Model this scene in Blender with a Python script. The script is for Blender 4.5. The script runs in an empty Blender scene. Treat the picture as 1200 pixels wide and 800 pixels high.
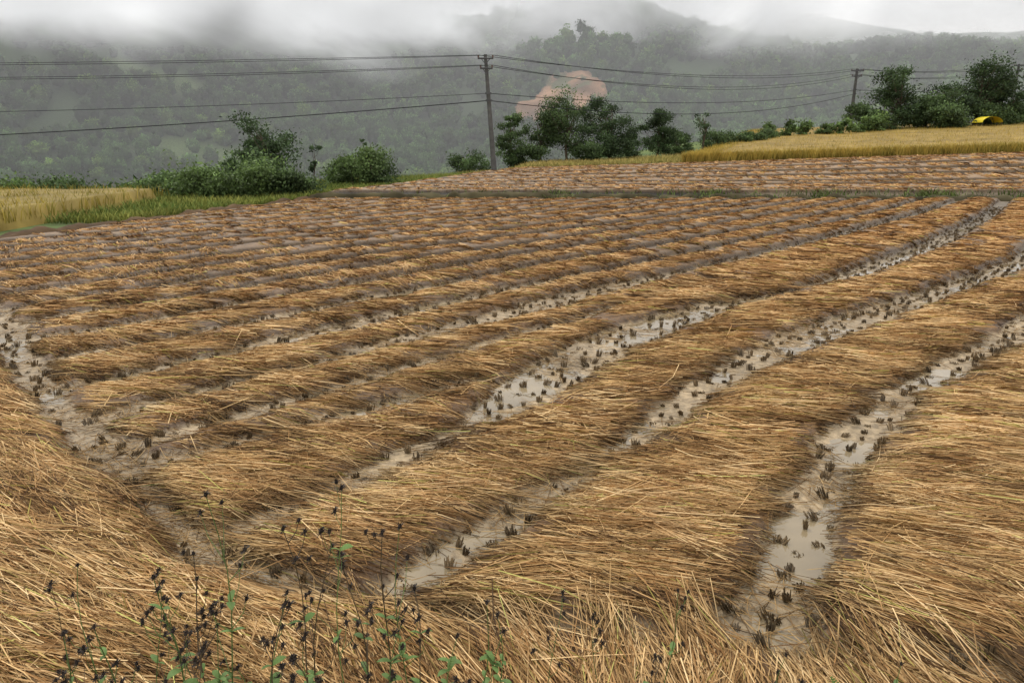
import bpy, math, numpy as np
from mathutils import Vector
rng=np.random.default_rng(7)
sc=bpy.context.scene
sc.view_settings.view_transform='Standard'; sc.view_settings.look='None'; sc.view_settings.exposure=0

# ---------------------------------------------------------------- helpers
def ss(t):
    t=np.clip(t,0,1); return t*t*(3-2*t)
_tabs={}
def vnoise(x,y,scale,seed=0):
    if seed not in _tabs: _tabs[seed]=np.random.default_rng(1000+seed).random((256,256))
    T=_tabs[seed]; u=np.asarray(x)/scale+37.3; v=np.asarray(y)/scale+91.7
    iu=np.floor(u).astype(int); iv=np.floor(v).astype(int); fu=u-iu; fv=v-iv
    fu=fu*fu*(3-2*fu); fv=fv*fv*(3-2*fv)
    a=T[iu%256,iv%256]; b=T[(iu+1)%256,iv%256]; c=T[iu%256,(iv+1)%256]; d=T[(iu+1)%256,(iv+1)%256]
    return (a*(1-fu)+b*fu)*(1-fv)+(c*(1-fu)+d*fu)*fv
def fbm(x,y,scale,seed=0,octv=4):
    s=0;a=1;t=0
    for i in range(octv):
        s=s+a*vnoise(x,y,scale/(2**i),seed+i); t+=a; a*=.5
    return s/t-.5
def build_mesh(name,V,F,col=None,mats=(),mi=None,smooth=False):
    me=bpy.data.meshes.new(name); V=np.asarray(V,dtype=np.float32); F=np.asarray(F,dtype=np.int32)
    n=len(V); m,k=F.shape
    me.vertices.add(n); me.vertices.foreach_set('co',V.ravel())
    me.loops.add(m*k); me.loops.foreach_set('vertex_index',F.ravel())
    me.polygons.add(m); me.polygons.foreach_set('loop_start',np.arange(0,m*k,k,dtype=np.int32))
    me.update(calc_edges=True)
    if mi is not None: me.polygons.foreach_set('material_index',np.asarray(mi,dtype=np.int32))
    me.polygons.foreach_set('use_smooth',np.full(m,smooth))
    if col is not None:
        at=me.color_attributes.new('Col','FLOAT_COLOR','POINT')
        c=np.ones((n,4),dtype=np.float32); c[:,:3]=col; at.data.foreach_set('color',c.ravel())
    for q in mats: me.materials.append(q)
    ob=bpy.data.objects.new(name,me); sc.collection.objects.link(ob); return ob
def new_mat(name,rough=.7,noise_scale=3,var=.25,bump=0,bscale=40,attr=True,color=(.5,.5,.5),spec=.3,transl=0):
    m=bpy.data.materials.new(name); m.use_nodes=True; nt=m.node_tree; N=nt.nodes; L=nt.links
    b=N['Principled BSDF']; b.inputs['Roughness'].default_value=rough
    b.inputs['Specular IOR Level'].default_value=spec
    if attr:
        a=N.new('ShaderNodeAttribute'); a.attribute_name='Col'; csock=a.outputs['Color']
    else:
        a=N.new('ShaderNodeRGB'); a.outputs[0].default_value=(*color,1); csock=a.outputs[0]
    tc=N.new('ShaderNodeTexCoord')
    no=N.new('ShaderNodeTexNoise'); no.inputs['Scale'].default_value=noise_scale; no.inputs['Detail'].default_value=2
    L.new(tc.outputs['Object'],no.inputs['Vector'])
    mr=N.new('ShaderNodeMapRange'); mr.inputs[1].default_value=.3; mr.inputs[2].default_value=.7
    mr.inputs[3].default_value=1-var; mr.inputs[4].default_value=1+var; L.new(no.outputs['Fac'],mr.inputs[0])
    vm=N.new('ShaderNodeVectorMath'); vm.operation='SCALE'; L.new(csock,vm.inputs[0]); L.new(mr.outputs[0],vm.inputs['Scale'])
    L.new(vm.outputs[0],b.inputs['Base Color'])
    if bump>0:
        n2=N.new('ShaderNodeTexNoise'); n2.inputs['Scale'].default_value=bscale; n2.inputs['Detail'].default_value=4
        L.new(tc.outputs['Object'],n2.inputs['Vector'])
        bp=N.new('ShaderNodeBump'); bp.inputs['Strength'].default_value=bump; bp.inputs['Distance'].default_value=.02
        L.new(n2.outputs['Fac'],bp.inputs['Height']); L.new(bp.outputs[0],b.inputs['Normal'])
    if transl>0:
        t=N.new('ShaderNodeBsdfTranslucent'); L.new(vm.outputs[0],t.inputs[0])
        mx=N.new('ShaderNodeMixShader'); mx.inputs[0].default_value=transl
        L.new(b.outputs[0],mx.inputs[1]); L.new(t.outputs[0],mx.inputs[2]); L.new(mx.outputs[0],N['Material Output'].inputs[0])
    return m

# ---------------------------------------------------------------- terrain
def xl(y): return np.interp(y,[-50,0,10,19.5,31.2,46.3,56],[-40,-22,-17.5,-13.9,-9.7,-3.2,0.5])
AZ=[-90,-70,-50,-35,-20,-10,-3,0,5.5,10,14,21,27,33,40,60,80,100]
E1=[.02,.14,.2,.18,.155,.135,.136,.152,.166,.147,.122,.095,.098,.09,.09,.08,.05,.02]
E2=[.02,.1,.13,.13,.12,.12,.12,.13,.15,.17,.16,.138,.122,.118,.12,.1,.05,.02]
def terr(x,y):
    x=np.asarray(x,float); y=np.asarray(y,float)
    r=np.hypot(x,y); az=np.degrees(np.arctan2(x,np.maximum(y,-1e9)))
    z=.3*ss((y-33.1)/.6)*ss((x-xl(y)+1)/2)
    z=z+ss((y-36)/14)*ss((x-xl(y)+1)/2)*(.2+.03*np.clip(x,0,70))
    z=z+np.clip(y-55,0,50)*.037*ss((x-6)/20)
    z=z+1.1*ss((2.95-y)/1.7)
    y0=np.interp(x,[-60,-18,-6,2,12,60,150,400],[30,38,52,62,82,118,170,250])
    d=np.maximum(y-y0,-x-48+0*y)
    z=z-35*ss(d/230)-.07*np.clip(d,0,60)
    g=fbm(x,y,260,20,5); g2=fbm(x,y,90,30,3)
    k=ss((r-330)/520)
    t1=np.interp(az,AZ,E1)*850; t2=np.interp(az,AZ,E2)*1850
    hill=z*(1-k)+t1*k+ (g*70+g2*22)*k*(1-ss((r-560)/230)*.75)
    hill=hill*(1-ss((r-870)/400))+60*ss((r-870)/400)
    k3=ss((r-1350)/500); hill=hill*(1-k3)+t2*k3+g*60*k3
    front=ss((y+40)/150)
    return np.where(r>330,hill*front+z*(1-front),z)
def slide_mask(x,y):
    u=(x-37)-(y-560)*.3; v=(y-557)
    wd=36*(1-.4*ss((v+10)/45))
    return 1-((u/wd)**2+(v/36)**2)-fbm(x,y,20,50,4)*1.9
def far_kind(x,y):
    wob=fbm(x,y,30,50,3)
    fld=((((x+160)/60)**2+((y-445)/16)**2+wob)<1)|((((x+60)/40)**2+((y-425)/8)**2+wob)<1)|((((x+235)/40)**2+((y-520)/10)**2+wob)<1)
    return slide_mask(x,y)>0,fld
N=430; u=np.linspace(-1,1,N); c=3200*np.sinh(5.6*u)/np.sinh(5.6)
GX,GY=np.meshgrid(c,c+25,indexing='ij'); GZ=terr(GX,GY)
inside=ss((GX-xl(GY)-.2)/.8)*ss((GY-2.6)/.6)*ss((53.3-GY)/1)
GZ=GZ-.14*inside
idx=np.arange(N*N).reshape(N,N)
F=np.stack([idx[:-1,:-1],idx[1:,:-1],idx[1:,1:],idx[:-1,1:]],-1).reshape(-1,4)
x=GX.ravel();y=GY.ravel();r=np.hypot(x,y)
col=np.zeros((N*N,3)); col[:]=(.085,.12,.035)
nz=fbm(x,y,7,60,4)[:,None]
col=col*(1+nz*.8)+np.clip(nz,0,1)*np.array([.12,.08,.02])
f=ss((r-150)/100)[:,None]; col=col*(1-f)+np.array([.035,.06,.022])*f
sl,fl=far_kind(x,y); col[fl]=(.09,.13,.045)
m=inside.ravel()>.5; col[m]=(.2,.15,.09)
mg=new_mat('ground_soil_grass',rough=.9,noise_scale=1.2,var=.35,bump=.5,bscale=8,spec=.15)
build_mesh('ground',np.stack([x,y,GZ.ravel()],1),F,col,[mg],smooth=True)
# landslide scar on the hillside
sx_=np.arange(-30,110,2.); sy_=np.arange(490,640,2.)
SX,SY=np.meshgrid(sx_,sy_,indexing='ij'); SM=slide_mask(SX,SY); SZ=terr(SX,SY)+np.where(SM>0,2.2,-3)+fbm(SX,SY,9,55,3)*4
idx=np.arange(SX.size).reshape(SX.shape); F=np.stack([idx[:-1,:-1],idx[1:,:-1],idx[1:,1:],idx[:-1,1:]],-1)
kp=(SM[:-1,:-1]>-.3); F=F[kp]
nz=fbm(SX,SY,18,57,5).ravel()[:,None]; C=np.array([.25,.14,.08])*(1+nz*2.0); gm=(fbm(SX,SY,14,58,3).ravel()>.18); C[gm]=(.09,.09,.04)
build_mesh('landslide_scar',np.stack([SX,SY,SZ],-1).reshape(-1,3),F,C,[mg],smooth=True)

# ---------------------------------------------------------------- straw layout
Lx=[-30,-12,-7.53,-4.9,-3.17,-2.22,-1.4,-.4,1.2,3,6,12,40]
Ly=[34,15.6,10.46,7.36,5.53,4.5,3.98,3.72,3.48,3.2,2.9,2.6,2.0]
fur=[]
def add(pts,hw): fur.append((np.array(pts,float),np.broadcast_to(np.array(hw,float),(len(pts),)).copy()))
add([(1.3,3.2),(1.45,3.58),(1.99,4.48),(2.41,5.23),(3.13,6.23),(4.32,7.64),(7.37,10.2),(11.5,14.6),(16,20),(22,27.5),(28,36)],[.36,.32,.22,.26,.2,.2,.25,.26,.22,.2,.18])
add([(-1.1,3.5),(-.69,3.99),(.13,4.96),(.73,5.77),(1.79,7.23),(2.7,8.4),(4.0,9.75),(7.64,12.9),(11.35,16.1),(14,19.2),(19,25.5),(26,34.5)],[.13,.2,.18,.16,.17,.28,.36,.25,.3,.26,.2,.18])
add([(-1.96,4.7),(-1.14,5.6),(-.4,6.6),(0.1,7.5),(1.13,9.33),(2.3,10.75),(3.5,11.9),(5.0,12.9),(6.86,14.57),(11.1,19.1),(16.8,26.1),(23,34.5)],[.14,.16,.16,.42,.44,.36,.28,.05,.26,.28,.22,.18])
add([(-3.6,5.3),(-2.38,6.33),(-1.34,7.23),(-.4,8.0)],[.13,.13,.12,.14])
F4=np.array([(-7,3.6),(-4.22,6.64),(-2.17,8.94),(-.51,10.71),(.7,12.05),(1.89,13.3),(3,14.4),(5.1,16.4),(9,20.4),(14.5,26.5),(22,35.5)])
add(F4,[.12,.14,.14,.28,.34,.32,.16,.15,.18,.18,.16])
add(F4[:7]+np.array([.82,-.53]),[.1,.12,.11,.1,.05,.0,.0])
for n in range(1,26):
    j=rng.normal(0,.05,(len(F4),2)); hw=np.abs(rng.normal(.14,.03,len(F4)))
    if n==1: hw[2:5]+=.12
    if n>3: hw=hw*.6+.09
    add(F4+np.array([-.72,.69])*1.25*n+j,hw)
F0=np.array([(3.0,2.6),(3.7,3.5),(4.7,4.9),(5.8,6.4),(7.8,8.6),(11.6,11.9),(16.5,16.8),(24,26),(32,36)])
for n in range(0,9):
    add(F0+np.array([1.2,-1.05])*1.15*n+np.array([.25,-.2]),.25 if n<2 else .2)
for k in range(8):
    yy=35.2+2.15*k+.12*k*k*.3
    add([(-8,yy+.3),(8,yy+rng.normal(0,.25)),(22,yy+rng.normal(0,.3)),(50,yy+.6)],.34)
RES=.07
gx=np.arange(-26,46,RES); gy=np.arange(2.4,54.2,RES)
X,Y=np.meshgrid(gx,gy,indexing='ij'); X=X.astype(np.float32); Y=Y.astype(np.float32)
def seg_field(X,Y,pts,hw,best):
    for (a,b,ha,hb) in zip(pts[:-1],pts[1:],hw[:-1],hw[1:]):
        x0=min(a[0],b[0])-3; x1=max(a[0],b[0])+3; y0=min(a[1],b[1])-3; y1=max(a[1],b[1])+3
        i0,i1=np.searchsorted(gx,[x0,x1]); j0,j1=np.searchsorted(gy,[y0,y1])
        if i1<=i0 or j1<=j0: continue
        xs=X[i0:i1,j0:j1]; ys=Y[i0:i1,j0:j1]
        d=b-a; l2=(d**2).sum()
        t=np.clip(((xs-a[0])*d[0]+(ys-a[1])*d[1])/l2,0,1)
        dist=np.hypot(xs-a[0]-t*d[0],ys-a[1]-t*d[1])-(ha+(hb-ha)*t)
        np.minimum(best[i0:i1,j0:j1],dist,out=best[i0:i1,j0:j1])
rowf=np.full(X.shape,3.,np.float32); terf=np.full(X.shape,3.,np.float32)
for p,h in fur[:-8]: seg_field(X,Y,p,h,rowf)
for p,h in fur[-8:]: seg_field(X,Y,p,h,terf)
head=Y<np.interp(X,Lx,Ly)
rowf=np.where(head,3,rowf); rowf=np.where(Y>33.2,terf,rowf)
Lf=np.full(X.shape,3.,np.float32)
hwL=np.array([.1,.14,.22,.2,.12,.1,.08,.03,.06,.1,.14,.1,.1]); seg_field(X,Y,np.stack([Lx,Ly],1),hwL,Lf)
FF=np.minimum(rowf,Lf)
FF=np.minimum(FF,np.abs(Y-33.3)-.35)
nf=1-.75*ss((Y-10)/8)
FF=FF+(fbm(X,Y,.35,3,3)*.26+fbm(X,Y,1.6,8,2)*.11)*nf
FF=np.minimum(FF,(X-xl(Y)-.3)); FF=np.minimum(FF,Y-2.75+fbm(X,Y,.5,12,2)*.3); FF=np.minimum(FF,53.2-Y)
straw=ss(FF/.04)
base=terr(X,Y)
mudn=fbm(X,Y,.25,70,3)*.06+fbm(X,Y,1.3,75,3)*.09
farh=1+1.2*ss((Y-8)/12)
hs=(.085*(1-np.exp(-np.clip(FF,0,9)/.05))+ (fbm(X,Y,.4,80,3)*.055+fbm(X,Y,1.3,85,2)*.02)*ss(FF/.15)*nf)*(FF>0)*farh
H=base+np.where(FF>0,hs*.85+mudn*.3,mudn)
inpoly=(X>xl(Y)-.2)
def lut(A,x,y):
    fx=np.clip((x-gx[0])/RES,0,len(gx)-1.01); fy=np.clip((y-gy[0])/RES,0,len(gy)-1.01)
    i=fx.astype(int); j=fy.astype(int); a=fx-i; b=fy-j
    return (A[i,j]*(1-a)+A[i+1,j]*a)*(1-b)+(A[i,j+1]*(1-a)+A[i+1,j+1]*a)*b
nx,ny=X.shape; idx=np.arange(nx*ny).reshape(nx,ny)
keep=inpoly[:-1,:-1]&inpoly[1:,1:]
vis=np.abs(X[:-1,:-1])<(Y[:-1,:-1]*.9+4)
keep&=vis
F=np.stack([idx[:-1,:-1],idx[1:,:-1],idx[1:,1:],idx[:-1,1:]],-1)[keep]
used,inv=np.unique(F,return_inverse=True); F=inv.reshape(-1,4)
xx=X.ravel()[used]; yy=Y.ravel()[used]; zz=H.ravel()[used]; sm=straw.ravel()[used][:,None]
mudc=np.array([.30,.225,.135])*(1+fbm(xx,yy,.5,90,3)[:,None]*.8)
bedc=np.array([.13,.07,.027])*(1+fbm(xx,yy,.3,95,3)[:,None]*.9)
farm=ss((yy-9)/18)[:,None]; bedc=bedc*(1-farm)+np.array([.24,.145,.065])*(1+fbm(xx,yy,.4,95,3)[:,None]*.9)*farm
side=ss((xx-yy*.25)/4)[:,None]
mudc=mudc*(1-(.92-.35*side)*farm)  # far mud darkened in its colour to stand for shade between rows
ff_=FF.ravel()[used]
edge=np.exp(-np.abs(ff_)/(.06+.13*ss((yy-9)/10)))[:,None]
bedc=bedc*(1-.85*edge)  # bed edges darkened: painted gap shade together with brown root ends
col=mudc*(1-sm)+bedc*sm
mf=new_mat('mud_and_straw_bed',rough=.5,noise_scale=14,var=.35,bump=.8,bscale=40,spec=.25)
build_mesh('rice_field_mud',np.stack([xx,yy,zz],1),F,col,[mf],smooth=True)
mw=new_mat('muddy_water',rough=.07,attr=False,color=(.22,.17,.10),noise_scale=2,var=.25,spec=.5,bump=.05,bscale=10)
build_mesh('puddle_water',[(-14,3.1,-.004),(26,3.1,-.004),(26,24,-.004),(4,24,-.004),(-2,14,-.004),(-14,14,-.004)],[(0,1,2,3,4,5)],None,[mw])

# ---------------------------------------------------------------- straw strands
def trim(px,py,ang,ln,over):
    ca=np.cos(ang); sa=np.sin(ang)
    T=np.linspace(0,1,9)
    for it in range(2):
        hi=np.zeros(len(px)); lo=np.zeros(len(px)); aliveh=np.ones(len(px),bool); alivel=aliveh.copy()
        for t in T[1:]:
            s=t*ln/2
            aliveh&=lut(FF,px+ca*s,py+sa*s)>-over; alivel&=lut(FF,px-ca*s,py-sa*s)>-over
            hi=np.where(aliveh,s,hi); lo=np.where(alivel,s,lo)
        if it==0:
            sh=np.where((hi<ln/2)&(lo>=ln/2*.99),-(ln/2-hi),np.where((lo<ln/2)&(hi>=ln/2*.99),(ln/2-lo),0))
            px=px+ca*sh; py=py+sa*sh
        else:
            c=(hi-lo)/2; px=px+ca*c; py=py+sa*c; ln=hi+lo
    ok=ln>.12
    return px,py,ln,ok
def strands(px,py,ang,ln,w,lift,c0,ctip,K=3,dark=1.):
    n=len(px); t=np.linspace(0,1,K)[None,:]
    bend=rng.normal(0,.12,(n,1)); a=ang[:,None]+bend*(t-.5)
    s=(t-.5)*ln[:,None]
    xs=px[:,None]+np.cos(a)*s; ys=py[:,None]+np.sin(a)*s
    zs=lut(H,xs,ys); lin=zs[:,:1]*(1-t)+zs[:,-1:]*t
    z=np.maximum(.55*lin+.45*zs,zs-.01)+lift[:,None]+rng.normal(0,.015,(n,1))*(2*t-1)*dark
    roll=rng.uniform(-1.1,1.1,(n,1)); wt=w[:,None]*np.array([[.9,1,.9]])/2
    sx=-np.sin(a)*np.cos(roll)*wt; sy=np.cos(a)*np.cos(roll)*wt; sz=np.sin(roll)*wt
    P=np.stack([np.stack([xs-sx,ys-sy,z-sz],-1),np.stack([xs+sx,ys+sy,z+sz],-1)],2)
    V=P.reshape(-1,3)
    b=(np.arange(n)*K*2)[:,None,None]; k=(np.arange(K-1)*2)[None,:,None]
    F=(b+k+np.array([0,1,3,2])[None,None,:]).reshape(-1,4)
    tt=np.array([[0,.15,1]])[:,:,None]
    C=(c0[:,None,:]*(1-tt)+ctip[:,None,:]*tt)
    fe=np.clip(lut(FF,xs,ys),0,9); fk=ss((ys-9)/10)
    C=C*(1-dark*(.62+.18*fk)*np.exp(-fe/(.06+.10*fk)))[:,:,None]  # painted shade and brown stalk ends along swath edges, stronger far off
    C=np.repeat(C[:,:,None,:],2,axis=2).reshape(-1,3)
    return V,F,C
ramp=[0,.25,.5,.75,1]
def scol(v): return np.stack([np.interp(v,ramp,[.075,.25,.46,.645,.79]),np.interp(v,ramp,[.042,.145,.285,.43,.57]),np.interp(v,ramp,[.019,.058,.118,.195,.30])],1)
def zone(y0,y1,dens,per,w0,lm,over):
    cnt=int(dens*(y1-y0)*((y0+y1)/2*1.75+7)/per)
    by=np.sqrt(rng.uniform(max(y0+2,0)**2,(y1+2)**2,cnt))-2
    bx=rng.uniform(-1,1,cnt)*(by*.86+3)
    f=lut(FF,bx,by)
    ok=(f>.02)&(bx>xl(by)+.3); bx=bx[ok]; by=by[ok]; n=len(bx)
    hd=by<np.interp(bx,Lx,Ly)
    low=ss((3.95-by)/.5)*ss((bx+1.6)/1.2)
    base=np.radians(-12)+fbm(bx,by,1.0,100,2)*.6
    base=np.where(by>13,np.radians(-38)+fbm(bx,by,1.,100,2)*.5,base)
    base=np.where(by>33,np.radians(-80)+fbm(bx,by,1.,100,2)*.9,base)
    base=np.where(hd,np.radians(-24)+fbm(bx,by,1.3,104,2)*.45,base)
    base=np.where((bx>1.8)&(by<8)&~hd,base-.12,base)
    base=base*(1-low)+np.radians(-78)*low+low*fbm(bx,by,.8,108,2)*1.6
    ba=base+rng.normal(0,.2,n); flip=(rng.random(n)<.25)
    ba=np.where(flip,ba+math.pi,ba)
    bc=np.clip(rng.normal(.52,.2,n)+fbm(bx,by,.5,112,3)*.7,0,1); bl=rng.random(n)*.042
    R=lambda a:np.repeat(a,per)
    m=n*per; a0=R(ba); o=rng.normal(0,.06,m); q=rng.normal(0,.11,m)
    px=R(bx)-np.sin(a0)*o+np.cos(a0)*q; py=R(by)+np.cos(a0)*o+np.sin(a0)*q
    ang=a0+rng.normal(0,.15,m)+(rng.random(m)<.09)*rng.normal(0,.7,m)
    ln=rng.uniform(.4,.85,m)*lm; w=w0*rng.uniform(.6,1.4,m)
    lift=R(bl)*rng.uniform(.2,1,m)+rng.random(m)*.016
    v=np.clip(R(bc)+rng.normal(0,.2,m),0,1)
    ragg=R((rng.random(n)<.12)*rng.random(n)*.18)*(py<13)
    px,py,ln,ok=trim(px,py,ang,ln,over*rng.random(m)**2+ragg)
    c0=scol(v)
    gr=rng.random(m)<.05; c0[gr]=c0[gr]*np.array([.75,1.0,.6])
    fr=(ss((py-7)/16)*.8)[:,None]; c0=c0*(1-fr)+c0*np.array([.97,.84,.72])*fr
    ct=c0*np.array([.62,.5,.42])
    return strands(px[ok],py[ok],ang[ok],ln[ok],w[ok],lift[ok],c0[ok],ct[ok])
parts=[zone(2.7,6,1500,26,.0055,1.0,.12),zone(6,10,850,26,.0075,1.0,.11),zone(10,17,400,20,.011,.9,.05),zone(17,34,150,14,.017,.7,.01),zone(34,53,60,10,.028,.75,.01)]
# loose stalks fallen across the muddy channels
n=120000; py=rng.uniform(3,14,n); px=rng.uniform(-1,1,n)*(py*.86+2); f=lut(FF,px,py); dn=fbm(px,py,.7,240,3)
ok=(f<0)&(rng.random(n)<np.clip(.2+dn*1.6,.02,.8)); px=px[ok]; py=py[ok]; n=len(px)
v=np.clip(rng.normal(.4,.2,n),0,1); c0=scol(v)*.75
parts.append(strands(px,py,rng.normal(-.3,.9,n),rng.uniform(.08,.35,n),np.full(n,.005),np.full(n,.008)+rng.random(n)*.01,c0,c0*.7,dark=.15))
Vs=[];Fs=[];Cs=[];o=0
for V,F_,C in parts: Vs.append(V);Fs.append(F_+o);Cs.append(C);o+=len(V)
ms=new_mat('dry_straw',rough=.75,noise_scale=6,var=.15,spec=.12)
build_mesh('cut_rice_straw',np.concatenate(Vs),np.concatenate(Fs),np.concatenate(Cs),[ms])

# ---------------------------------------------------------------- stubble
e=np.array([.66,.75]); pq=np.array([.75,-.66])
A,B=np.meshgrid(np.arange(-30,60,.18),np.arange(-40,40,.17))
A=A.ravel()+rng.normal(0,.035,A.size); B=B.ravel()+rng.normal(0,.035,B.size)
sx=A*e[0]+B*pq[0]; sy=A*e[1]+B*pq[1]
ok=(sy>3.0)&(sy<30)&(np.abs(sx)<sy*.9+3)&(sx>xl(sy)+.6); sx=sx[ok]; sy=sy[ok]
ok=(lut(FF,sx,sy)<.0)&(rng.random(len(sx))<.85); sx=sx[ok]; sy=sy[ok]
per=24; q=len(sx); n=q*per
cx=np.repeat(sx,per); cy=np.repeat(sy,per); th=rng.random(n)*6.283; rr=np.sqrt(rng.random(n))*np.repeat(rng.uniform(.014,.042,q),per)
bx=cx+np.cos(th)*rr; by=cy+np.sin(th)*rr; hh=np.repeat(rng.uniform(.015,.085,q),per)*rng.uniform(.6,1.15,n)
lnx=np.repeat(rng.normal(0,.02,q),per); lny=np.repeat(rng.normal(0,.02,q),per)
lx=lnx+np.cos(th)*rr*.3+rng.normal(0,.005,n); ly=lny+np.sin(th)*rr*.3+rng.normal(0,.005,n); z0=np.maximum(lut(H,cx,cy),-.01)-.012
w=.0045; V=[]
for k in range(3):
    an=th+k*2.094; V.append(np.stack([bx+np.cos(an)*w,by+np.sin(an)*w,z0],1))
for k in range(3):
    an=th+k*2.094; V.append(np.stack([bx+lx+np.cos(an)*w,by+ly+np.sin(an)*w,z0+hh],1))
V=np.stack(V,1).reshape(-1,3); b=(np.arange(n)*6)[:,None]
F=np.concatenate([b+np.array([0,1,4,3]),b+np.array([1,2,5,4]),b+np.array([2,0,3,5])])
br=np.repeat(rng.uniform(.6,1.5,q),per)*rng.uniform(.05,.13,n)
cc=np.repeat(np.stack([br]*3,1)*np.array([1,.7,.38]),6,axis=0); cc=cc.reshape(n,6,3); cc[:,3:]*=1.7; cc=cc.reshape(-1,3)
mst=new_mat('wet_stubble',rough=.6,noise_scale=10,var=.2)
build_mesh('rice_stubble',V,F,cc,[mst])

# ---------------------------------------------------------------- bunds
def bund(name,pts,w,h,colr,seed):
    pts=np.array(pts,float); d=np.hypot(*np.diff(pts,axis=0).T); s=np.concatenate([[0],np.cumsum(d)])
    t=np.arange(0,s[-1],.15); px=np.interp(t,s,pts[:,0]); py=np.interp(t,s,pts[:,1])
    tx=np.gradient(px); ty=np.gradient(py); l=np.hypot(tx,ty); nxx=-ty/l; nyy=tx/l
    cr=np.linspace(-1,1,11); prof=(1-np.abs(cr)**2.5)
    Xb=px[:,None]+nxx[:,None]*cr*w; Yb=py[:,None]+nyy[:,None]*cr*w
    Zb=terr(px,py)[:,None]-.08+(h+.08)*prof*(1+fbm(Xb,Yb,.5,seed,3)*1.3)+fbm(Xb,Yb,.2,seed+5,2)*.06
    n,m=Xb.shape; idx=np.arange(n*m).reshape(n,m)
    F=np.stack([idx[:-1,:-1],idx[1:,:-1],idx[1:,1:],idx[:-1,1:]],-1).reshape(-1,4)
    C=np.array(colr)*(1+fbm(Xb,Yb,.6,seed+9,3).reshape(-1,1)*1.2)
    build_mesh(name,np.stack([Xb,Yb,Zb],-1).reshape(-1,3),F,C,[mg],smooth=True)
bund('field_bund',[(-9,33.3),(0,33.4),(12,33.2),(24,33.0),(48,33.6)],.32,.2,(.06,.05,.025),130)
ys=np.arange(8,54,3.); bund('field_bund',[(xl(q)-.1,q) for q in ys],.4,.16,(.09,.055,.028),140)

# ---------------------------------------------------------------- blades (grass / standing rice)
def blades(name,px,py,z0,hh,w,lean,col,mat,base_dark=.55):
    n=len(px); th=rng.random(n)*6.283; al=rng.random(n)*6.283
    lx=np.cos(th)*lean*hh; ly=np.sin(th)*lean*hh; sx=np.cos(al)*w/2; sy=np.sin(al)*w/2
    P=[(0,0,-1,1),(0,0,1,1),(.35,.6,1,.9),(.35,.6,-1,.9),(1,1,.25,.3),(1,1,-.25,.3)]
    V=np.stack([np.stack([px+lx*a+sx*s*q,py+ly*a+sy*s*q,z0+hh*b],1) for a,b,s,q in P],1).reshape(-1,3)
    b=(np.arange(n)*6)[:,None]; F=np.concatenate([b+np.array([0,1,2,3]),b+np.array([3,2,4,5])])
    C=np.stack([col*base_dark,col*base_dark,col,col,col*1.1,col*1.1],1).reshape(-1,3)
    return build_mesh(name,V,F,C,[mat])
mleaf=new_mat('leaf_blades',rough=.7,noise_scale=.8,var=.25,spec=.1)
def rice(name,xf,y0,y1,x1,n,h,tint):
    yv=np.arange(y0,y1,.7); Us=np.linspace(0,1,90)
    Yb=np.repeat(yv[:,None],90,1); Xb=xf(yv)[:,None]*(1-Us)+x1*Us
    Zb=terr(Xb,Yb)+h*.82+fbm(Xb,Yb,1.1,150,3)*.15
    Zb[0]=terr(Xb[0],Yb[0])-.1; Zb[:,0]=terr(Xb[:,0],Yb[:,0])-.1; Zb[:,-1]-=h; Zb[-1]-=h
    Yb=Yb.copy(); Yb[0]=Yb[1]-.12
    a,b_=Xb.shape; idx=np.arange(a*b_).reshape(a,b_)
    F=np.stack([idx[:-1,:-1],idx[1:,:-1],idx[1:,1:],idx[:-1,1:]],-1).reshape(-1,4)
    C=np.array([.25,.17,.045])*tint*(1+fbm(Xb,Yb,3,160,3).reshape(-1,1)*.6)
    body=build_mesh('crop_body',np.stack([Xb,Yb,Zb],-1).reshape(-1,3),F,C,[mleaf],smooth=True)
    q=rng.random(n)**1.7; py=y0+q*(y1-y0); nf=n//3; py[:nf]=y0+rng.random(nf)*1.0-.1
    uu=rng.random(n); uu[-n//12:]*=.03; px=xf(py)*(1-uu)+x1*uu
    v=rng.random(n)+fbm(px,py,4,170,3)*.8
    col=np.stack([np.interp(v,[0,1],[.22,.48]),np.interp(v,[0,1],[.19,.33]),np.interp(v,[0,1],[.04,.07])],1)*tint
    z0=terr(px,py)+np.where(np.arange(n)<nf,0,h*.3)
    hh=np.where(np.arange(n)<nf,h*rng.uniform(.8,1.1,n),h*rng.uniform(.5,.85,n))
    bl=blades('crop_blades',px,py,z0,hh,.035,.35,col,mleaf,.7)
    e=bpy.data.objects.new(name,None); sc.collection.objects.link(e); body.parent=e; bl.parent=e
rice('standing_rice_crop',lambda y:12+(y-53.4)*.42,53.4,100,95,60000,.85,np.array([1,1,1.]))
rice('standing_rice_crop',lambda y:-46+0*y,21,33.5,-15.2+0,26000,.7,np.array([.82,.88,.85]))
n=42000; py=rng.uniform(24,66,n); px=xl(py)-.3-rng.random(n)**1.5*9
v=rng.random(n)+fbm(px,py,3,180,3)*1.2
col=np.stack([np.interp(v,[0,1.2],[.09,.30]),np.interp(v,[0,1.2],[.14,.29]),np.interp(v,[0,1.2],[.03,.07])],1)
blades('verge_grass',px,py,terr(px,py),rng.uniform(.12,.4,n),.035,.5,col,mleaf)
n=26000; px=rng.uniform(-4,38,n); py=53.4+rng.random(n)*12+np.clip(-px,0,5)*.2; ok=(px<12+(py-53)*.42); px=px[ok];py=py[ok];n=len(px)
v=rng.random(n)+fbm(px,py,4,185,3)
col=np.stack([np.interp(v,[0,1],[.24,.48]),np.interp(v,[0,1],[.22,.35]),np.interp(v,[0,1],[.06,.12])],1)
blades('dry_grass',px,py,terr(px,py),rng.uniform(.15,.45,n),.04,.5,col,mleaf)
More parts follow.
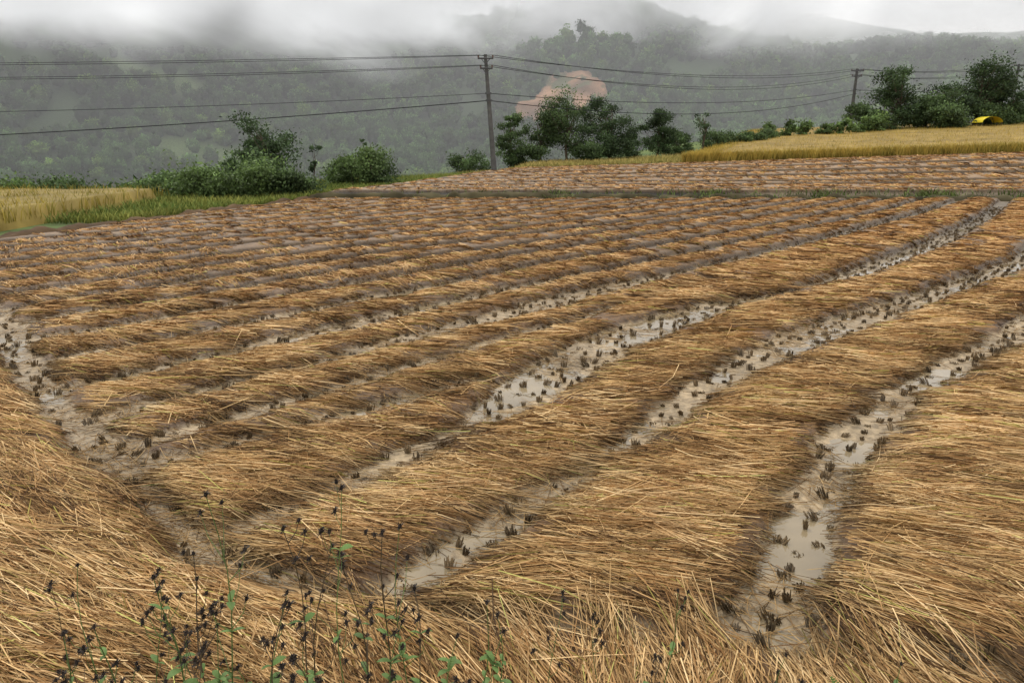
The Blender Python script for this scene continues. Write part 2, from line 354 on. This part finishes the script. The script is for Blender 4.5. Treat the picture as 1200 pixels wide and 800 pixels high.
n=2600; ctr=rng.choice([2.,9.,14.,18.5,19.,23.,26.],n); px=ctr+rng.normal(0,.5,n); py=33.3+rng.normal(0,.2,n)
k_=rng.random(n)<.5; px[k_]=rng.uniform(-6,36,k_.sum())
blades('bund_weeds',px,py,terr(px,py)+.02,rng.uniform(.08,.3,n),.04,.6,np.array([.11,.14,.04])*rng.uniform(.6,1.5,(n,1)),mleaf)

# ---------------------------------------------------------------- trees
mbark=new_mat('bark',rough=.9,noise_scale=12,var=.3)
mfol=new_mat('foliage',rough=.6,noise_scale=1.5,var=.2,transl=.2,spec=.2)
def tube(P,R,k=6):
    P=np.array(P,float); n=len(P); V=[]
    for i in range(n):
        d=P[min(i+1,n-1)]-P[max(i-1,0)]; d/= (np.linalg.norm(d)+1e-9)
        a=np.cross(d,[.3,1,.1]); a/=np.linalg.norm(a); b=np.cross(d,a)
        for j in range(k):
            t=2*math.pi*j/k; V.append(P[i]+R[i]*(a*math.cos(t)+b*math.sin(t)))
    F=[(i*k+j,i*k+(j+1)%k,(i+1)*k+(j+1)%k,(i+1)*k+j) for i in range(n-1) for j in range(k)]
    return np.array(V),np.array(F)
def tree(name,x,y,ztop,w,leaf=.16,dens=1.,colr=(.055,.09,.03),crown=.7,nclump=26,trunk=.09,zbase=None,tight=1.):
    z0=float(terr(x,y)) if zbase is None else zbase; h=ztop-z0
    Vs=[];Fs=[];Cs=[];M=[];o=0
    def put(V,F,C,mi):
        nonlocal o
        Vs.append(V);Fs.append(F+o);Cs.append(C);M.append(np.full(len(F),mi));o+=len(V)
    cb=z0+h*(1-crown); top=np.array([x+rng.normal(0,.1*w),y,z0+h*.85])
    tp=[np.array([x,y,z0-.1]),np.array([x+rng.normal(0,.03*h),y,z0+h*.25]),np.array([x+rng.normal(0,.04*h),y,z0+h*.55]),top]
    V,F=tube(tp,[trunk*1.3,trunk,trunk*.65,trunk*.2]); put(V,F,np.tile([.1,.075,.05],(len(V),1)),0)
    cl=[]
    asym=rng.normal(0,.15,2)*w
    for i in range(nclump):
        th=rng.random()*6.283; u=rng.random()**.5; q=rng.uniform(-1,1)
        rad=math.sqrt(max(0,1-q*q*.85))*u
        lob=1+.3*math.sin(th*2+x)+.2*math.sin(th*3+y+q*3)
        c=np.array([x+asym[0]*(q+.3)+math.cos(th)*rad*w/2*.85*lob,y+asym[1]*q+math.sin(th)*rad*w/2*.85*lob,cb+(q*.5+.5)*h*crown*.92+rng.normal(0,.04*h)])
        cl.append(c); s=tp[1]+(tp[3]-tp[1])*rng.uniform(.1,.7)*(q*.5+.5+.2)
        mid=(s+c)/2+np.array([0,0,-.05*h]); V,F=tube([s,mid,c],[trunk*.4,trunk*.25,trunk*.1],4); put(V,F,np.tile([.09,.07,.045],(len(V),1)),0)
    cl=np.array(cl); per=int(230*dens); n=len(cl)*per
    cr=w*.105*rng.uniform(.5,1.5,len(cl))*tight; g=rng.normal(0,.8,(n,3)); g[:,2]*=.65
    P=np.repeat(cl,per,0)+g*np.repeat(cr,per)[:,None]
    P[:,2]=np.maximum(P[:,2],z0+.05)
    a=rng.normal(0,1,(n,3)); a/=np.linalg.norm(a,axis=1)[:,None]; b=np.cross(a,rng.normal(0,1,(n,3))); b/=np.linalg.norm(b,axis=1)[:,None]
    s=(leaf*rng.uniform(.5,1.2,n))[:,None]
    V=np.stack([P-a*s*.6,P+b*s*.3,P+a*s*.6,P-b*s*.3],1).reshape(-1,3)
    F=np.arange(n*4).reshape(n,4)
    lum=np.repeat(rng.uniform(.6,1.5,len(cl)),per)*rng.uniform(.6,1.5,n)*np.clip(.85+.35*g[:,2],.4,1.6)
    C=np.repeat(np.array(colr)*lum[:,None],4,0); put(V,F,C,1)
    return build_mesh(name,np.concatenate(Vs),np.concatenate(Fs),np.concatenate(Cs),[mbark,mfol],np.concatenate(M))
G1=(.075,.115,.04); G2=(.05,.08,.03); G3=(.10,.15,.045)
tree('broadleaf_tree',-.1,61,4.7,2.3,colr=G1,crown=.85,nclump=30)
tree('broadleaf_tree',2.3,64,5.3,3.4,colr=G1,crown=.85,nclump=36,dens=.8)
tree('broadleaf_tree',4.6,63,6.1,4.6,colr=G1,crown=.85,nclump=54,dens=.7)
tree('broadleaf_tree',8.3,64,5.8,4.6,colr=G2,crown=.9,nclump=58)
tree('broadleaf_tree',12.8,67,5.0,3.0,colr=G2,crown=.85,nclump=38)
tree('bare_tree',17.2,68,5.2,2.1,colr=G2,crown=.6,nclump=11,dens=.25)
tree('broadleaf_tree',10.6,68,3.2,2.2,colr=G2,crown=.9,nclump=18)
for (bx,by,zt,w) in [(15,69,3.3,2.8),(18.6,69,3.7,3.1),(20.9,71,3.3,2.6),(23.4,72,3.1,2.8),(-3.5,60,1.6,3.),(.8,62,2.0,3),(6.4,62,2.2,2.6),(25,75,3.4,2.6)]:
    tree('shrub',bx,by,zt,w,colr=G1,crown=.95,nclump=24,trunk=.05)
for (bx,by,zt,w) in [(26.5,78,4.1,1.4),(28,78,4.6,1.3),(30.2,79,4.4,1.6),(32.4,79,4.8,1.4),(34.5,80,4.7,1.5),(37,82,5.0,2.0),(39.5,83,4.9,1.8),(33.4,80,4.2,1.6),(38.2,83,4.4,2)]:
    tree('young_tree',bx,by,zt,w,colr=G3,crown=.97,nclump=13,trunk=.04,leaf=.3,dens=.35,tight=1.9)
for (bx,by,zt,w,cc) in [(44,88,10.4,5.8,G2),(48,89,7.8,5.5,G1),(51.5,91,8.8,5.5,G2),(55.5,92,11.6,7,G2),(58.5,93,9.8,5.5,G2),(62,94,6.8,3.5,G1),(66,96,6.2,4,G1),(73,97,6.6,4.5,G2),(49,86,6.0,5,G1),(57,90,6.2,5,G1),(41,87,6.2,4,G1)]:
    tree('broadleaf_tree',bx,by,zt,w,colr=cc,crown=.78,nclump=46,leaf=.27,trunk=.18,dens=.7)
for (bx,by,zt,w,cc) in [(-13.2,41,3.6,3.4,G2),(-14.8,42,2.6,2.6,G2)]:
    tree('broadleaf_tree',bx,by,zt,w,colr=cc,crown=.65,nclump=28,dens=.6)
for (bx,by,zt,w,cc) in [(-14.6,34.5,1.1,2.6,G3),(-13.1,33.2,1.3,2.8,G3),(-11.6,33.4,1.45,2.8,G3),(-10.6,34.5,1.2,2.4,G1),(-12.2,35,1.7,3.,G1),(-15.6,35.5,.9,2.2,G1),(-18,37,.4,2.5,G3),(-8.9,42,2.0,2.6,G3),(-7.6,43,1.9,2.4,G1),(-9.8,43,1.6,1.8,G3),(-21,36,.5,2.6,G1),(-25,37,.3,3,G3),(-29,37,.2,3,G1)]:
    tree('shrub',bx,by,zt,w,colr=cc,crown=.97,nclump=26,trunk=.05,leaf=.15,tight=1.45,dens=.8)
tree('bare_tree',-8.0,42,2.8,.8,colr=G2,crown=.5,nclump=6,dens=.12,trunk=.06)
tree('bare_tree',-11.2,43,2.5,.9,colr=G2,crown=.6,nclump=6,dens=.3,trunk=.04)

# ---------------------------------------------------------------- hillside forest
import bmesh
bm=bmesh.new(); bmesh.ops.create_icosphere(bm,subdivisions=2,radius=1); tv=np.array([v.co[:] for v in bm.verts]); tf=np.array([[v.index for v in f_.verts] for f_ in bm.faces]); bm.free()
tmpl=[tv*(1+rng.uniform(-.3,.3,(len(tv),1))) for _ in range(12)]
r0=95.;fx=[];fy=[]
while r0<1020:
    step=4.2+r0*.007; na=int(math.radians(104)*r0/step)
    a=np.radians(np.linspace(-54,50,na))+rng.normal(0,.3*step/r0,na); rr=r0+rng.normal(0,.3*step,na)
    fx.append(rr*np.sin(a)); fy.append(rr*np.cos(a)); r0+=step*.95
fx=np.concatenate(fx); fy=np.concatenate(fy); fz=terr(fx,fy)
sl,fl=far_kind(fx,fy); d0=np.interp(fx,[-60,-18,-6,2,12,60,150,400],[30,38,52,62,82,118,170,250])
dens=fbm(fx,fy,60,200,3)
ok=((~sl)|(rng.random(len(fx))<.08))&((~fl)|(rng.random(len(fx))<.35))&(fy>d0+50)&(dens>-.22); fx=fx[ok];fy=fy[ok];fz=fz[ok]; n=len(fx)
rad=np.hypot(fx,fy); sz=(2.3+rad*.0036)*rng.uniform(.6,1.35,n)
sz=np.where(sl[ok],sz*.5,sz)
T=np.stack(tmpl)[rng.integers(0,12,n)]; th=rng.random(n)*6.283
c_,s_=np.cos(th)[:,None],np.sin(th)[:,None]
szb=sz*np.where(rad<900,.8,1)
TX=T[:,:,0]*c_-T[:,:,1]*s_; TY=T[:,:,0]*s_+T[:,:,1]*c_; zs_=rng.uniform(.8,1.5,n)[:,None]; TZ=T[:,:,2]*zs_
V=np.stack([fx[:,None]+TX*szb[:,None],fy[:,None]+TY*szb[:,None],(fz+sz*.9)[:,None]+TZ*szb[:,None]],-1).reshape(-1,3)
F=((np.arange(n)*len(tv))[:,None,None]+tf[None]).reshape(-1,3)
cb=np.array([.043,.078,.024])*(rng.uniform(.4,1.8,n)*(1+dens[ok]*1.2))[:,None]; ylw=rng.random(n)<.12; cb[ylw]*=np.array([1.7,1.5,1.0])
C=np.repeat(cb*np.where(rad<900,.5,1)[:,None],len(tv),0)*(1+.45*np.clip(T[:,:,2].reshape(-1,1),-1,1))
V2l=[];F2l=[];C2l=[];off=len(V)
for lo,hi,per,sf in ((0,560,80,1.),(560,900,36,1.35)):
    near=np.where((rad>=lo)&(rad<hi))[0]
    m=len(near)*per; g=rng.normal(0,1,(m,3)); g/=np.linalg.norm(g,axis=1)[:,None]; g[:,2]=np.where(g[:,2]<-.3,-g[:,2],g[:,2]); g[:,1]=np.where(g[:,1]>.4,-g[:,1],g[:,1])
    R_=lambda a:np.repeat(a[near],per)
    rr=R_(sz)*rng.uniform(.8,1.15,m)
    P=np.stack([R_(fx)+g[:,0]*rr,R_(fy)+g[:,1]*rr,R_(fz)+R_(sz)*.9+g[:,2]*rr*np.repeat(zs_[near,0],per)],1)
    a=rng.normal(0,1,(m,3)); a/=np.linalg.norm(a,axis=1)[:,None]; b=np.cross(a,rng.normal(0,1,(m,3))); b/=np.linalg.norm(b,axis=1)[:,None]
    s=(R_(sz)*rng.uniform(.14,.28,m)*sf)[:,None]
    V2l.append(np.stack([P-a*s,P+b*s*.6,P+a*s],1).reshape(-1,3)); F2l.append(np.arange(m*3).reshape(m,3)+off); off+=m*3
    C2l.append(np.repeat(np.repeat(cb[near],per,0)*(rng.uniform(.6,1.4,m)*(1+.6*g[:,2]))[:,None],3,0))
mfor=new_mat('forest_canopy',rough=.9,noise_scale=.35,var=.35,bump=0,spec=.05)
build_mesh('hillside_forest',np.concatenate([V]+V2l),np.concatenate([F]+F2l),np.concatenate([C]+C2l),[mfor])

# ---------------------------------------------------------------- mist
mv=bpy.data.materials.new('mist_volume'); mv.use_nodes=True; nt=mv.node_tree; nt.nodes.remove(nt.nodes['Principled BSDF'])
vs=nt.nodes.new('ShaderNodeVolumeScatter'); vs.inputs['Color'].default_value=(.97,.985,1,1); vs.inputs['Density'].default_value=.0008
nt.links.new(vs.outputs[0],nt.nodes['Material Output'].inputs['Volume'])
x0,x1,y0,y1,z0,z1=-1300,1300,125,1300,-100,140
Vb=[(x0,y0,z0),(x1,y0,z0),(x1,y1,z0),(x0,y1,z0),(x0,y0,z1),(x1,y0,z1),(x1,y1,z1),(x0,y1,z1)]
build_mesh('mist',Vb,[(0,3,2,1),(4,5,6,7),(0,1,5,4),(1,2,6,5),(2,3,7,6),(3,0,4,7)],None,[mv])
mc=bpy.data.materials.new('cloud_wisps'); mc.use_nodes=True; nt=mc.node_tree; Nn=nt.nodes; L=nt.links; Nn.remove(Nn['Principled BSDF'])
df=Nn.new('ShaderNodeBsdfDiffuse'); df.inputs[0].default_value=(.92,.935,.95,1)
nrm=Nn.new('ShaderNodeCombineXYZ'); nrm.inputs[0].default_value=-.1; nrm.inputs[1].default_value=-.35; nrm.inputs[2].default_value=.93; L.new(nrm.outputs[0],df.inputs['Normal'])  # fixed upward normal, added so upright sheets shade like lit cloud tops
tr=Nn.new('ShaderNodeBsdfTransparent'); m2=Nn.new('ShaderNodeMixShader'); L.new(tr.outputs[0],m2.inputs[1]); L.new(df.outputs[0],m2.inputs[2]); L.new(m2.outputs[0],Nn['Material Output'].inputs[0])
tc=Nn.new('ShaderNodeTexCoord'); mp=Nn.new('ShaderNodeMapping'); mp.inputs['Scale'].default_value=(1,1,1.5); mp.inputs['Rotation'].default_value=(0,math.radians(25),0); L.new(tc.outputs['Object'],mp.inputs[0])
no=Nn.new('ShaderNodeTexNoise'); no.inputs['Scale'].default_value=.0085; no.inputs['Detail'].default_value=5; no.inputs['Roughness'].default_value=.52; no.inputs['Distortion'].default_value=.5; L.new(mp.outputs[0],no.inputs['Vector'])
no2=Nn.new('ShaderNodeMath'); no2.operation='MULTIPLY_ADD'; no2.inputs[1].default_value=1.8; no2.inputs[2].default_value=-.4; L.new(no.outputs['Fac'],no2.inputs[0])
at=Nn.new('ShaderNodeAttribute'); at.attribute_name='Col'
ad=Nn.new('ShaderNodeMath'); ad.operation='ADD'; L.new(no2.outputs[0],ad.inputs[0]); L.new(at.outputs['Fac'],ad.inputs[1])
mr=Nn.new('ShaderNodeMapRange'); mr.interpolation_type='SMOOTHSTEP'; mr.inputs[1].default_value=.75; mr.inputs[2].default_value=1.8; mr.inputs[4].default_value=.97; L.new(ad.outputs[0],mr.inputs[0])
gt=Nn.new('ShaderNodeMath'); gt.operation='MULTIPLY'; gt.use_clamp=True
g5=Nn.new('ShaderNodeMath'); g5.operation='MULTIPLY'; g5.use_clamp=True; g5.inputs[1].default_value=5; L.new(at.outputs['Fac'],g5.inputs[0])
L.new(mr.outputs[0],gt.inputs[0]); L.new(g5.outputs[0],gt.inputs[1]); L.new(gt.outputs[0],m2.inputs[0])
def bank(name,r,a0,a1,zb,zt,strength,seed,ef=.25,dr=80):
    A=np.radians(np.linspace(a0,a1,80)); Z=np.linspace(0,1,24)
    AA,ZZ=np.meshgrid(A,Z,indexing='ij'); R=r+fbm(AA*900,ZZ*100,120,seed,3)*50+ZZ*dr
    Xc=R*np.sin(AA); Yc=R*np.cos(AA); Zc=zb+ZZ*(zt-zb)
    e=ss((AA-A[0])/.15)*ss((A[-1]-AA)/ef); f=ss(ZZ/.8)
    fade=strength*e*f
    idx=np.arange(AA.size).reshape(AA.shape); F=np.stack([idx[:-1,:-1],idx[1:,:-1],idx[1:,1:],idx[:-1,1:]],-1).reshape(-1,4)
    build_mesh(name,np.stack([Xc,Yc,Zc],-1).reshape(-1,3),F,np.repeat(fade.reshape(-1,1),3,1),[mc],smooth=True)
bank('cloud_bank',470,-60,14,16,112,1.55,300,.5,60)
bank('cloud_bank',1120,-60,60,60,290,1.7,310)
bank('cloud_bank',620,-6,56,30,150,1.25,320,.25,60)

# ---------------------------------------------------------------- power line
mcon=new_mat('weathered_concrete',rough=.85,attr=False,color=(.10,.097,.09),noise_scale=3,var=.2,spec=.15)
mmet=new_mat('galvanised_steel',rough=.5,attr=False,color=(.08,.08,.08),noise_scale=6,var=.2)
mwire=new_mat('wire',rough=.6,attr=False,color=(.02,.02,.022),noise_scale=1,var=.1,spec=.1)
mins=new_mat('insulator',rough=.3,attr=False,color=(.12,.07,.05),noise_scale=5,var=.1)
def join(name,L_):
    Vs=[];Fs=[];M=[];o=0
    for V,F,mi in L_: Vs.append(V);Fs.append(np.asarray(F)+o);M.append(np.full(len(F),mi));o+=len(V)
    return build_mesh(name,np.concatenate(Vs),np.concatenate(Fs),None,[mcon,mmet,mins],np.concatenate(M))
def pole(x,y,h,dx=0.,arm=1.0,z0=None,rs=1.):
    zb=float(terr(x,y)) if z0 is None else z0
    L_=[]; P=[(x+dx*t,y,zb-.3+(h+.3)*t) for t in (0,.5,1)]
    V,F=tube(P,[.19*rs,.15*rs,.11*rs],8); L_.append((V,F,0))
    V,F=tube([P[-1],(P[-1][0],y,P[-1][2]+.02)],[.11*rs,.001],8); L_.append((V,F,0))
    att=[]
    for zz,aw in ((h-.25,arm),(h-.85,arm*.8)):
        cx=x+dx*zz/h
        V,F=tube([(cx-aw/2,y-.14*rs,zb+zz),(cx+aw/2,y-.14*rs,zb+zz)],[.055*rs,.055*rs],4); L_.append((V,F,1))
        for s in (-1,1):
            V,F=tube([(cx+s*aw*.3,y-.14*rs,zb+zz),(cx,y-.12*rs,zb+zz-.35)],[.025,.025],4); L_.append((V,F,1))
            ix=cx+s*aw*.46
            V,F=tube([(ix,y-.12,zb+zz+.03),(ix,y-.12,zb+zz+.09),(ix,y-.12,zb+zz+.12),(ix,y-.12,zb+zz+.2)],[.04,.08,.05,.065],8); L_.append((V,F,2)); att.append((ix,y-.12,zb+zz+.2))
    for zz in (h*.68,h*.62):
        cx=x+dx*zz/h; V,F=tube([(cx,y-.1,zb+zz-.06),(cx,y-.1,zb+zz+.06)],[.22,.22],8); L_.append((V,F,1)); att.append((cx,y-.14,zb+zz))
    join('utility_pole',L_); return att
a1=pole(-1.16,50.2,7.4,-.55)
a2=pole(41.3,93.5,7.5,.1,1.5,rs=1.3)
a3=pole(74,114,8.6,0,1.5,rs=1.4)
a0=pole(-50,43,8.4,0,1.0,z0=-1.8)
a4=pole(120,126,7.6,0,1.3)
wires=[]
def wire(p,q,sag,rad):
    p=np.array(p);q=np.array(q);t=np.linspace(0,1,40)[:,None]
    P=p+(q-p)*t; P[:,2]-= (4*sag*t*(1-t))[:,0]; V,F=tube(P,[rad]*40,4); wires.append((V,F))
for i in range(4):
    wire(a0[i],a1[i],.15+.1*i,.013); wire(a1[i],a2[i],1.0+.2*i,.017); wire(a2[i],a3[i],.6+.1*i,.022); wire(a3[i],a4[i],.5,.022)
wire((-50,42.9,3.9),a1[4],.35,.014); wire((-50,42.9,2.0),a1[5],.35,.026)
wire(a1[4],a2[4],1.0,.02); wire(a1[5],a2[5],1.5,.024); wire(a2[4],a3[4],.6,.022)
Vs=[];Fs=[];o=0
for V,F in wires: Vs.append(V);Fs.append(F+o);o+=len(V)
build_mesh('power_lines',np.concatenate(Vs),np.concatenate(Fs),None,[mwire])

# ---------------------------------------------------------------- shelter with yellow tarpaulin
e=bpy.data.objects.new('tarpaulin_shelter',None); sc.collection.objects.link(e)
hx,hy=54,87; hz=float(terr(hx,hy))+.3
mt=new_mat('yellow_tarpaulin',rough=.45,attr=False,color=(.75,.6,.03),noise_scale=2,var=.15)
t=np.linspace(0,math.pi,11); L_=[]
Vr=[];nn=7
for j in range(nn):
    for q in t: Vr.append((hx+math.cos(q)*1.15,hy+(j/(nn-1)-.5)*2.0,hz+.75+math.sin(q)*.65+.03*math.sin(j*3)))
Fr=[(j*11+i,j*11+i+1,(j+1)*11+i+1,(j+1)*11+i) for j in range(nn-1) for i in range(10)]
o_=build_mesh('tarpaulin_roof',Vr,Fr,None,[mt],smooth=True); o_.parent=e
for s in (-1,1):
    for q in (-.9,0,.9):
        V,F=tube([(hx+s*1.1,hy+q,hz-.5),(hx+s*1.1,hy+q,hz+.8)],[.05,.04],6); L_.append((V,F))
for k in range(5):
    V,F=tube([(hx-1,hy-.7+k*.3,hz+.1+.1*(k%2)),(hx+1,hy-.7+k*.3,hz+.15)],[.17,.17],8); L_.append((V,F))
Vs=[];Fs=[];o=0
for V,F in L_: Vs.append(V);Fs.append(F+o);o+=len(V)
o_=build_mesh('posts_and_bundles',np.concatenate(Vs),np.concatenate(Fs),np.tile([.05,.045,.04],(o,1)),[mbark]); o_.parent=e

# ---------------------------------------------------------------- foreground weeds
mweed=new_mat('weed',rough=.6,noise_scale=20,var=.2,transl=.15)
def weed(x,y,ztop,lean=(0,0),heads=6,leaves=4,dry=True,thick=.004,name='seeding_weed'):
    z0=float(terr(x,y))-.03; h=ztop-z0; Vs=[];Fs=[];Cs=[];o=0
    def put(V,F,c):
        nonlocal o
        V=np.array(V);F=np.array(F); Vs.append(V);Fs.append(F+o);Cs.append(np.tile(c,(len(V),1))*rng.uniform(.8,1.2));o+=len(V)
    sc_=(.09,.06,.035) if dry else (.12,.17,.05)
    T=np.linspace(0,1,9); w1=rng.uniform(0,6)
    P=np.stack([x+lean[0]*T**1.5+.015*np.sin(T*7+w1),y+lean[1]*T**1.5+.015*np.cos(T*6+w1),z0+h*T],1)
    V,F=tube(P,thick*(1-.65*T),5); put(V,F,sc_)
    def head(p):
        k=34; d=rng.normal(0,1,(k,3)); d/=np.linalg.norm(d,axis=1)[:,None]; d[:,2]=np.abs(d[:,2])*.9-.3
        s=rng.uniform(.012,.022)
        for q in d:
            a=np.cross(q,[.2,.5,.8]); a=a/np.linalg.norm(a)*.0016
            put([p-a,p+a,p+q*s+a*.7,p+q*s-a*.7],[(0,1,2,3)],(.03,.021,.016))
        V,F=tube([p-np.array([0,0,.006]),p,p+np.array([0,0,.006])],[.002,.006,.003],5); put(V,F,(.03,.02,.015))
    def leaf(p,an,L0):
        dx,dy=math.cos(an),math.sin(an); n_=6; V=[]; rl=rng.uniform(-.5,.5)
        for i in range(n_):
            t=i/(n_-1); wd=math.sin(math.pi*min(t*.88+.1,1))**.8*L0*.22
            c=p+np.array([dx*L0*t,dy*L0*t,L0*(.75*t-.6*t*t)])
            V+= [c+np.array([-dy*wd,dx*wd,wd*rl]),c+np.array([dy*wd,-dx*wd,-wd*rl])]
        put(V,[(2*i,2*i+1,2*i+3,2*i+2) for i in range(n_-1)],(.11,.18,.045))
    head(P[-1])
    for i in range(heads):
        t=rng.uniform(.35,.97); b=np.array([np.interp(t,T,P[:,k]) for k in range(3)]); an=rng.random()*6.283; l=h*rng.uniform(.08,.26)*(1.3-t)
        q=b+np.array([math.cos(an)*l*.6,math.sin(an)*l*.6,l]); mid=(b+q)/2+np.array([math.cos(an)*l*.15,math.sin(an)*l*.15,0])
        V,F=tube([b,mid,q],[thick*.5,thick*.4,thick*.25],4); put(V,F,sc_); head(q)
    for i in range(leaves):
        t=rng.uniform(.2,.85); b=np.array([np.interp(t,T,P[:,k]) for k in range(3)]); an=rng.random()*6.283
        for s in (0,math.pi): leaf(b,an+s+rng.normal(0,.2),rng.uniform(.025,.055))
    build_mesh(name,np.concatenate(Vs),np.concatenate(Fs),np.concatenate(Cs),[mweed])
W=[(-.80,1.8,1.80,0,8,3),(-.50,1.85,1.80,.03,8,3),(-.60,1.9,1.62,-.06,8,4),(-.32,1.8,1.70,.02,6,4),(-.92,1.9,1.5,-.05,8,2),(-1.15,2.0,1.42,.05,8,2),
(-.70,1.75,1.48,.08,8,4),(-.45,1.95,1.45,-.05,8,4),(-1.35,2.0,1.38,-.08,7,2),(-1.0,1.85,1.36,.1,8,3),(-.25,1.9,1.42,-.05,6,4),(.12,2.0,1.28,.03,6,1),(.3,2.05,1.2,-.03,5,1),(.55,2.3,1.15,.05,4,3),(-.38,1.7,1.4,.08,6,4),(-.85,1.7,1.4,-.03,8,3),(-1.5,2.2,1.3,.03,5,1),
(-.75,1.9,1.35,.05,8,3),(-.55,1.75,1.32,-.06,8,3),(-1.25,1.9,1.3,.02,7,1),(-.66,2.0,1.5,.1,7,3),(-1.05,2.05,1.28,-.04,8,2),(-.15,1.75,1.25,.03,6,4),(-1.4,1.85,1.25,.05,6,1),(.42,1.95,1.14,.03,5,2),(.9,2.2,1.02,.03,3,3),(-.95,1.75,1.6,.03,8,3),(-.42,2.0,1.58,.05,7,3)]
for (x_,y_,zt,ln_,hd,lf) in W: weed(x_,y_,zt,(ln_,rng.normal(0,.04)),hd,lf,dry=rng.random()<.5,thick=rng.uniform(.0022,.0038))
for (x_,y_,zt) in [(-.12,1.95,1.34),(-.2,1.85,1.28),(-.05,2.0,1.26),(-.62,1.9,1.24),(-.9,2.0,1.2),(-.78,1.8,1.22),(-.1,1.85,1.3),(1.0,2.0,1.0),(1.25,2.1,1.0)]:
    weed(x_,y_,zt,(rng.normal(0,.05),0),0,8,dry=False,thick=.003,name='leafy_weed')
def fern(x,y,z):
    Vs=[];Fs=[];o=0
    for (ax,ay,az_,L0) in [(-.12,.05,1,.28),(.05,-.05,1,.2),(-.3,.1,.8,.2)]:
        d=np.array([ax,ay,az_]); d/=np.linalg.norm(d); sd=np.array([1,.2,.15]); sd-=d*sd.dot(d); sd/=np.linalg.norm(sd)
        for i in range(26):
            t=i/25; p=np.array([x,y,z])+d*L0*t+np.array([-.05*t*t,0,-.04*t*t]); wl=.065*(1-t)**.8*min(1,t*5+.3)
            for s in (-1,1):
                q=p+sd*s*wl+d*wl*.35; a=d*.0045
                Vs+= [p-a,p+a,q+a*.3,q-a*.3]; Fs.append((o,o+1,o+2,o+3)); o+=4
    build_mesh('fern',Vs,Fs,np.tile([.18,.28,.07],(o,1)),[mweed])
fern(1.12,2.0,float(terr(1.12,2.0))-.02+.15)
n=2500; px=rng.uniform(-3,3,n); py=rng.uniform(1.0,2.9,n)
blades('bank_grass',px,py,terr(px,py),rng.uniform(.05,.16,n),.008,.6,np.array([.12,.16,.05])*rng.uniform(.5,1.6,(n,1)),mleaf)

# ---------------------------------------------------------------- light: overcast sky
w=bpy.data.worlds.new('World'); sc.world=w; w.use_nodes=True; nt=w.node_tree; L=nt.links
sk=nt.nodes.new('ShaderNodeTexSky'); sk.sky_type='NISHITA'; sk.sun_disc=False; sk.sun_elevation=math.radians(55); sk.sun_rotation=math.radians(-30); sk.air_density=1.0; sk.dust_density=2; sk.ozone_density=1
tc=nt.nodes.new('ShaderNodeTexCoord'); no=nt.nodes.new('ShaderNodeTexNoise'); no.inputs['Scale'].default_value=2.2; no.inputs['Detail'].default_value=4; L.new(tc.outputs['Generated'],no.inputs['Vector'])
cr=nt.nodes.new('ShaderNodeMapRange'); cr.inputs[1].default_value=.3; cr.inputs[2].default_value=.7; cr.inputs[3].default_value=9.2; cr.inputs[4].default_value=11.8; L.new(no.outputs['Fac'],cr.inputs[0])
cl_=nt.nodes.new('ShaderNodeVectorMath'); cl_.operation='SCALE'; cl_.inputs[0].default_value=(1.0,.995,.985); L.new(cr.outputs[0],cl_.inputs['Scale'])
mx=nt.nodes.new('ShaderNodeMix'); mx.data_type='RGBA'; mx.inputs[0].default_value=.94; L.new(sk.outputs[0],mx.inputs[6]); L.new(cl_.outputs[0],mx.inputs[7])
bg=nt.nodes['Background']; L.new(mx.outputs[2],bg.inputs[0]); bg.inputs[1].default_value=.13
sl_=bpy.data.lights.new('sun','SUN'); sl_.energy=1.5; sl_.angle=math.radians(12); sl_.color=(1,.96,.9)
so=bpy.data.objects.new('sun',sl_); sc.collection.objects.link(so)
az=math.radians(-30); el=math.radians(55)
dv=Vector((math.sin(az)*math.cos(el),math.cos(az)*math.cos(el),math.sin(el))); so.rotation_euler=dv.to_track_quat('Z','Y').to_euler()
cd=bpy.data.cameras.new('camera'); cd.lens=25.8; cd.sensor_width=36; cd.clip_end=9000; cd.clip_start=.05
co=bpy.data.objects.new('camera',cd); sc.collection.objects.link(co); co.location=(0,0,2.7); co.rotation_euler=(math.radians(74.5),0,0); sc.camera=co
